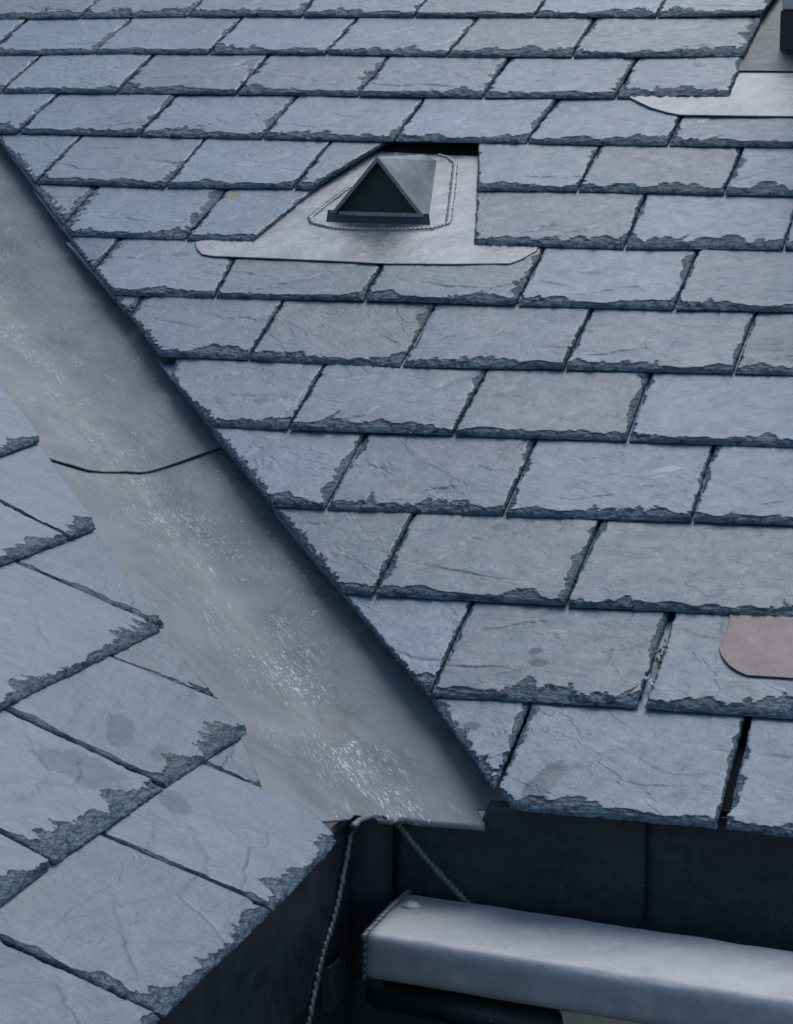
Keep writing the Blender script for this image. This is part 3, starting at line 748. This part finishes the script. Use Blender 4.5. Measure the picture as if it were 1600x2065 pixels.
# ------------------------------------------------------------------ fascias
ZT = -.885; 
fyc = 3.341; fxc = -.925
fasR = thing('eaves_fascia', (-.5, fyc, -.98), 'dark lead fascia under the eaves of the main slope, behind the long beam', 'fascia')
def onY(px, yc): r = ray(*px); return r*(yc/r[1])
def onX(px, xc): r = ray(*px); return r*(xc/r[0])
zb_ = -1.115
xs_ = onY((1306, 1760), fyc)[0]
def vsheet(name, a, b, z0, z1, n_out, th, mat, parent, seed, lean=0.0, nz=16):
    """vertical lead sheet from a to b (xy), slightly dented"""
    nx = max(6, int(np.linalg.norm(np.array(b)-np.array(a))/.012))
    V = []
    for j in range(nz+1):
        for i in range(nx+1):
            f = i/nx; g = j/nz; p = np.array(a)*(1-f)+np.array(b)*f; zt_ = min(z1, float(trough(p[0], p[1]))-.009) if p[0] < -.757 else z1-.004
            z = z0+(zt_-z0)*g
            w_ = (fbm(np.array([f*nx*.12]), np.array([g*3.]), seed)[0]-.5)*.007
            V.append((p[0]+n_out[0]*w_, p[1]+n_out[1]*w_, z))
    idx = np.arange((nz+1)*(nx+1)).reshape(nz+1, nx+1)
    F = np.stack([idx[:-1, :-1], idx[:-1, 1:], idx[1:, 1:], idx[1:, :-1]], -1).reshape(-1, 4)
    o = new_obj(name, np.array(V), F, mat, parent)
    m = o.modifiers.new('thick', 'SOLIDIFY'); m.thickness = th; m.offset = 0
    return o
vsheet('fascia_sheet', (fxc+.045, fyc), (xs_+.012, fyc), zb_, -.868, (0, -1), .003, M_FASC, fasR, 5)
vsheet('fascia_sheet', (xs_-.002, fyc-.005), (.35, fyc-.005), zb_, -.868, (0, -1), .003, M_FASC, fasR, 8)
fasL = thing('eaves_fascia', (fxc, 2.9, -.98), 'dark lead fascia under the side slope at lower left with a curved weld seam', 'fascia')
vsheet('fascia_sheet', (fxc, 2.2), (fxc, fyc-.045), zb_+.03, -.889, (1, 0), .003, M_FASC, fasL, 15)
# weld seams
s2 = [(784, 1650), (795, 1656), (807, 1667), (830, 1698), (859, 1732), (899, 1776), (933, 1813), (965, 1850)]
bead_chain('weld_seam', [onY(p, fyc-.004) for p in s2], .0070, .0052, .5, M_BEAD, fasR, np.array([0, -1., 0]), 7)
s1 = [(709, 1676), (706, 1688), (701, 1721), (692, 1767), (683, 1813), (672, 1859), (657, 1905), (643, 1960), (632, 2015), (620, 2075)]
s1w = []
for p in s1: s1w.append(onX(p, fxc+.005))
bead_chain('weld_seam', s1w, .0105, .0050, .7, M_BEAD, fasL, np.array([1., 0, 0]), 8)
# gusset: smooth lead piece dressed into the inner corner between the seams
cv_ = []; ncol = 14
for j in range(15):
    for i in range(ncol+1):
        th = math.pi/2*i/ncol; R_ = .047
        x_ = fxc+R_-R_*math.cos(th); y_ = fyc-R_+R_*math.sin(th)
        zt_ = float(trough(x_, y_))-.006
        cv_.append((x_, y_, zb_+.01+(zt_-zb_-.01)*j/14))
ix = np.arange(15*(ncol+1)).reshape(15, ncol+1)
co_ = new_obj('corner_piece', np.array(cv_), np.stack([ix[:-1, :-1], ix[:-1, 1:], ix[1:, 1:], ix[1:, :-1]], -1).reshape(-1, 4), M_FASC, fasL)
co_.modifiers.new('thick', 'SOLIDIFY').thickness = .003
# arched weld where the trough meets it
def onTrough(p):
    r = ray(*p); lo, hi = 2.8, 3.9
    for _ in range(40):
        m_ = (lo+hi)/2; P = r*m_/(r @ FWD)
        if P[2] > trough(P[0], P[1])+.001: lo = m_
        else: hi = m_
    return P
arch = [(790, 1651), (775, 1647), (757, 1645), (738, 1648), (722, 1655), (714, 1665), (709, 1678)]
dA = onY((790, 1651), fyc-.006); dB = onX((709, 1678), fxc+.006); yA, yB = dA @ FWD, dB @ FWD
aw = []
for i_, p in enumerate(arch):
    f_ = i_/(len(arch)-1); r_ = ray(*p); aw.append(onTrough((p[0], p[1]+1)) if 0 < i_ < len(arch)-1 else r_*((yA*(1-f_)+yB*f_)/(r_ @ FWD)))
bead_chain('weld_seam', aw, .0065, .0046, .6, M_BEAD, fasL, np.array([.3, -.5, .8]), 17)
# tab
tab = thing('metal_tab', onX((680, 1990), fxc), 'small dark folded metal tab standing on the side fascia beside the weld seam', 'bracket')
tp = [(666, 1952), (687, 1934), (696, 1942), (703, 1994), (692, 2012), (672, 2041), (667, 2000)]
tw = [onX(p, fxc+.012) for p in tp]
slab('tab_plate', tw[::-1], np.array([.003, 0, 0]), M_BEADD, tab)
tw2 = [onX(p, fxc+.013) for p in [(664, 1972), (667, 1960), (670, 2045), (664, 2040)]]
slab('tab_fold', [tw[0], tw[0]-np.array([.012, 0, 0]), tw[5]-np.array([.012, 0, 0]), tw[5]], np.array([0, .002, 0]), M_BEADD, tab)

# ------------------------------------------------------------------ beam
zb0 = onY((822, 1800), fyc-.003)[2]
def onZ(px, z): r = ray(*px); return r*(z/r[2])
bl = onZ((822, 1800), zb0); fl = onZ((735, 1884), zb0); br = onZ((1600, 1917), zb0); fr_ = onZ((1600, 2023), zb0)
fm = onZ((1100, 1940), zb0)
beam = thing('box_gutter', (bl+fl)/2-np.array([0, 0, .05]), 'long lead clad box beam projecting right below the eaves, pale on top', 'beam')
HB = .052
def beam_mesh():
    V = []; ns = 60; prof = None
    for i in range(ns+1):
        f = i/ns*1.45
        a = bl+(br-bl)*f; b = fl+(fr_-fl)*f
        wv = b-a; W_ = np.linalg.norm(wv); wv = wv/W_
        r_ = .015; P = [(0, -HB), (0, -.004), (.002, -.001), (.005, 0)]
        for k in range(1, 14): P.append(((W_-r_)*k/14, .0012*math.sin(k/14*math.pi)))
        for k in range(9):
            th = math.pi/2*(1-k/8); P.append((W_-r_+r_*math.cos(th), -r_+r_*math.sin(th)))
        for k in range(1, 6): P.append((W_, -r_-(HB-r_)*k/6))
        P += [(W_-.002, -HB-.001), (W_-.006, -HB-.002)]
        P.append((W_*.5, -HB))
        for k_, (u_, z_) in enumerate(P):
            nzv = (fbm(np.array([f*9.+k_*.03]), np.array([k_*.25]), 77)[0]-.5)*.0035
            q = a+wv*u_; V.append((q[0], q[1], q[2]+z_+nzv*(1 if z_ > -.02 else .3)))
    m = len(P); F = []
    for i in range(ns):
        for k in range(m):
            F.append([i*m+k, i*m+(k+1) % m, (i+1)*m+(k+1) % m, (i+1)*m+k])
    F.append(list(range(m))[::-1]); F.append([ns*m+k for k in range(m)])
    return new_obj('gutter_body', V, F, M_BEAM, beam)
beam_mesh()
U_ = np.array([0, 0, 1.])
ed = (br-bl)/np.linalg.norm(br-bl)
bead_chain('weld_bead', [bl-ed*.0, (bl*.5+fl*.5), fl+U_*-.003], .0075, .0058, .8, M_BEAD, beam, (U_-ed)/1.414, 12)
bead_chain('weld_bead', [fl-U_*.006, fl-U_*HB], .0085, .0042, .7, M_BEADD, beam, np.array([0, -1., 0]), 13)
rv = onZ((831, 1830), zb0)
def dome(name, c, r, h, mat, parent, ring=24):
    V = []; F = []; prof = [(1.0, -.3), (.97, .25), (.8, .55), (.55, .75), (.45, 1.0), (.34, 1.0), (.3, .55), (0.01, .5)]
    for (a, b) in prof:
        for k in range(ring):
            t_ = 2*math.pi*k/ring; q = a*(1+.04*math.sin(3*t_+a*4)); V.append((c[0]+r*q*math.cos(t_), c[1]+r*q*math.sin(t_), c[2]+h*b))
    for a in range(len(prof)-1):
        for k in range(ring): F.append([a*ring+k, a*ring+(k+1) % ring, (a+1)*ring+(k+1) % ring, (a+1)*ring+k])
    F.append([(len(prof)-1)*ring+k for k in range(ring)])
    return new_obj(name, V, F, mat, parent)
dome('rivet_cap', rv+U_*.001, .0125, .006, M_BEAM, beam)

# pipe under the beam, wall and soffit beyond
def tube(name, a, b, r, mat, parent=None, seg=32):
    a = np.array(a); b = np.array(b); d = (b-a)/np.linalg.norm(b-a); u = np.cross(d, U_); u /= np.linalg.norm(u); v_ = np.cross(d, u)
    V = []; F = []
    pr = [(0, .3), (0, .8), (.006, 1.0), (1e9, 1.0)]; L = np.linalg.norm(b-a)
    st = [(0, .02), (0, .82), (.006, .96), (.014, 1.0), (L*.33, 1.0), (L*.34, 1.0), (L, 1.0)]
    for (t_, k) in st:
        for i in range(seg):
            th = 2*math.pi*i/seg; V.append(a+d*t_+(u*math.cos(th)+v_*math.sin(th))*r*k)
    for j in range(len(st)-1):
        for i in range(seg): F.append([j*seg+i, j*seg+(i+1) % seg, (j+1)*seg+(i+1) % seg, (j+1)*seg+i])
    F.append(list(range(seg))[::-1]); F.append([(len(st)-1)*seg+i for i in range(seg)])
    return new_obj(name, V, F, mat, parent)
pa_ = onY((752, 2000), 3.23); pq_ = onY((1121, 2050), 3.16); pq_[2] = pa_[2]
pipe = tube('drain_pipe', pa_, pq_, .019, M_FASC)
pipe['label'] = 'dark rounded pipe running just beneath the lead clad beam'; pipe['kind'] = 'thing'; pipe['category'] = 'pipe'
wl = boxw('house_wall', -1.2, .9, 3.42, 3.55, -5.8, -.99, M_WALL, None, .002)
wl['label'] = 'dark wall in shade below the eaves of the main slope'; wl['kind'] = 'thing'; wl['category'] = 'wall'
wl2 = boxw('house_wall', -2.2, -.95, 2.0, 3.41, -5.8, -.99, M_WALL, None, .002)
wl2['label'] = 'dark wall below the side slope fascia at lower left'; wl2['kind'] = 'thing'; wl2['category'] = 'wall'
pc = onY((1124, 2039), 3.34)
pn = boxw('window_frame', pc[0], pc[0]+.5, 3.34, 3.40, pc[2]-.9, pc[2], M_CREAM, None, .003)
pn['label'] = 'cream painted window frame corner peeking out below the beam at bottom edge'; pn['kind'] = 'thing'; pn['category'] = 'window frame'

# debris in the joints
def clump(name, px, r, mat, label, cat, seed, n=16):
    rg = random.Random(seed); y11 = -(V0R+11*E_R); c = Rw(*toR(px, .007), .007); V = []; F = []
    for i in range(n):
        o_ = RX*rg.gauss(0, r*.35)+RY*rg.gauss(0, r*1.1)+RZ*rg.uniform(-.002, .004); s_ = r*rg.uniform(.25, .6); b0 = len(V)
        base = [np.array([rg.gauss(0, 1), rg.gauss(0, 1), rg.gauss(0, 1)]) for _ in range(4)]
        for q in base: V.append(c+o_+q/np.linalg.norm(q)*s_)
        F += [[b0, b0+1, b0+2], [b0, b0+2, b0+3], [b0, b0+3, b0+1], [b0+1, b0+3, b0+2]]
    o = new_obj(name, V, F, mat, None, smooth=False); o['label'] = label; o['category'] = cat; o['kind'] = 'thing'; return o
clump('dry_moss', (1330, 1322), .012, M_MOSS, 'tuft of dry brown moss caught in the wide joint between two slates', 'moss', 1)
clump('pale_debris', (1313, 1372), .010, M_LIME, 'crumb of white debris in the wide slate joint below the brown moss', 'debris', 2)

g = new_obj('ground', [(-300, -300, -6), (300, -300, -6), (300, 300, -6), (-300, 300, -6)], [[0, 1, 2, 3]], M_GROUND); g['kind'] = 'structure'
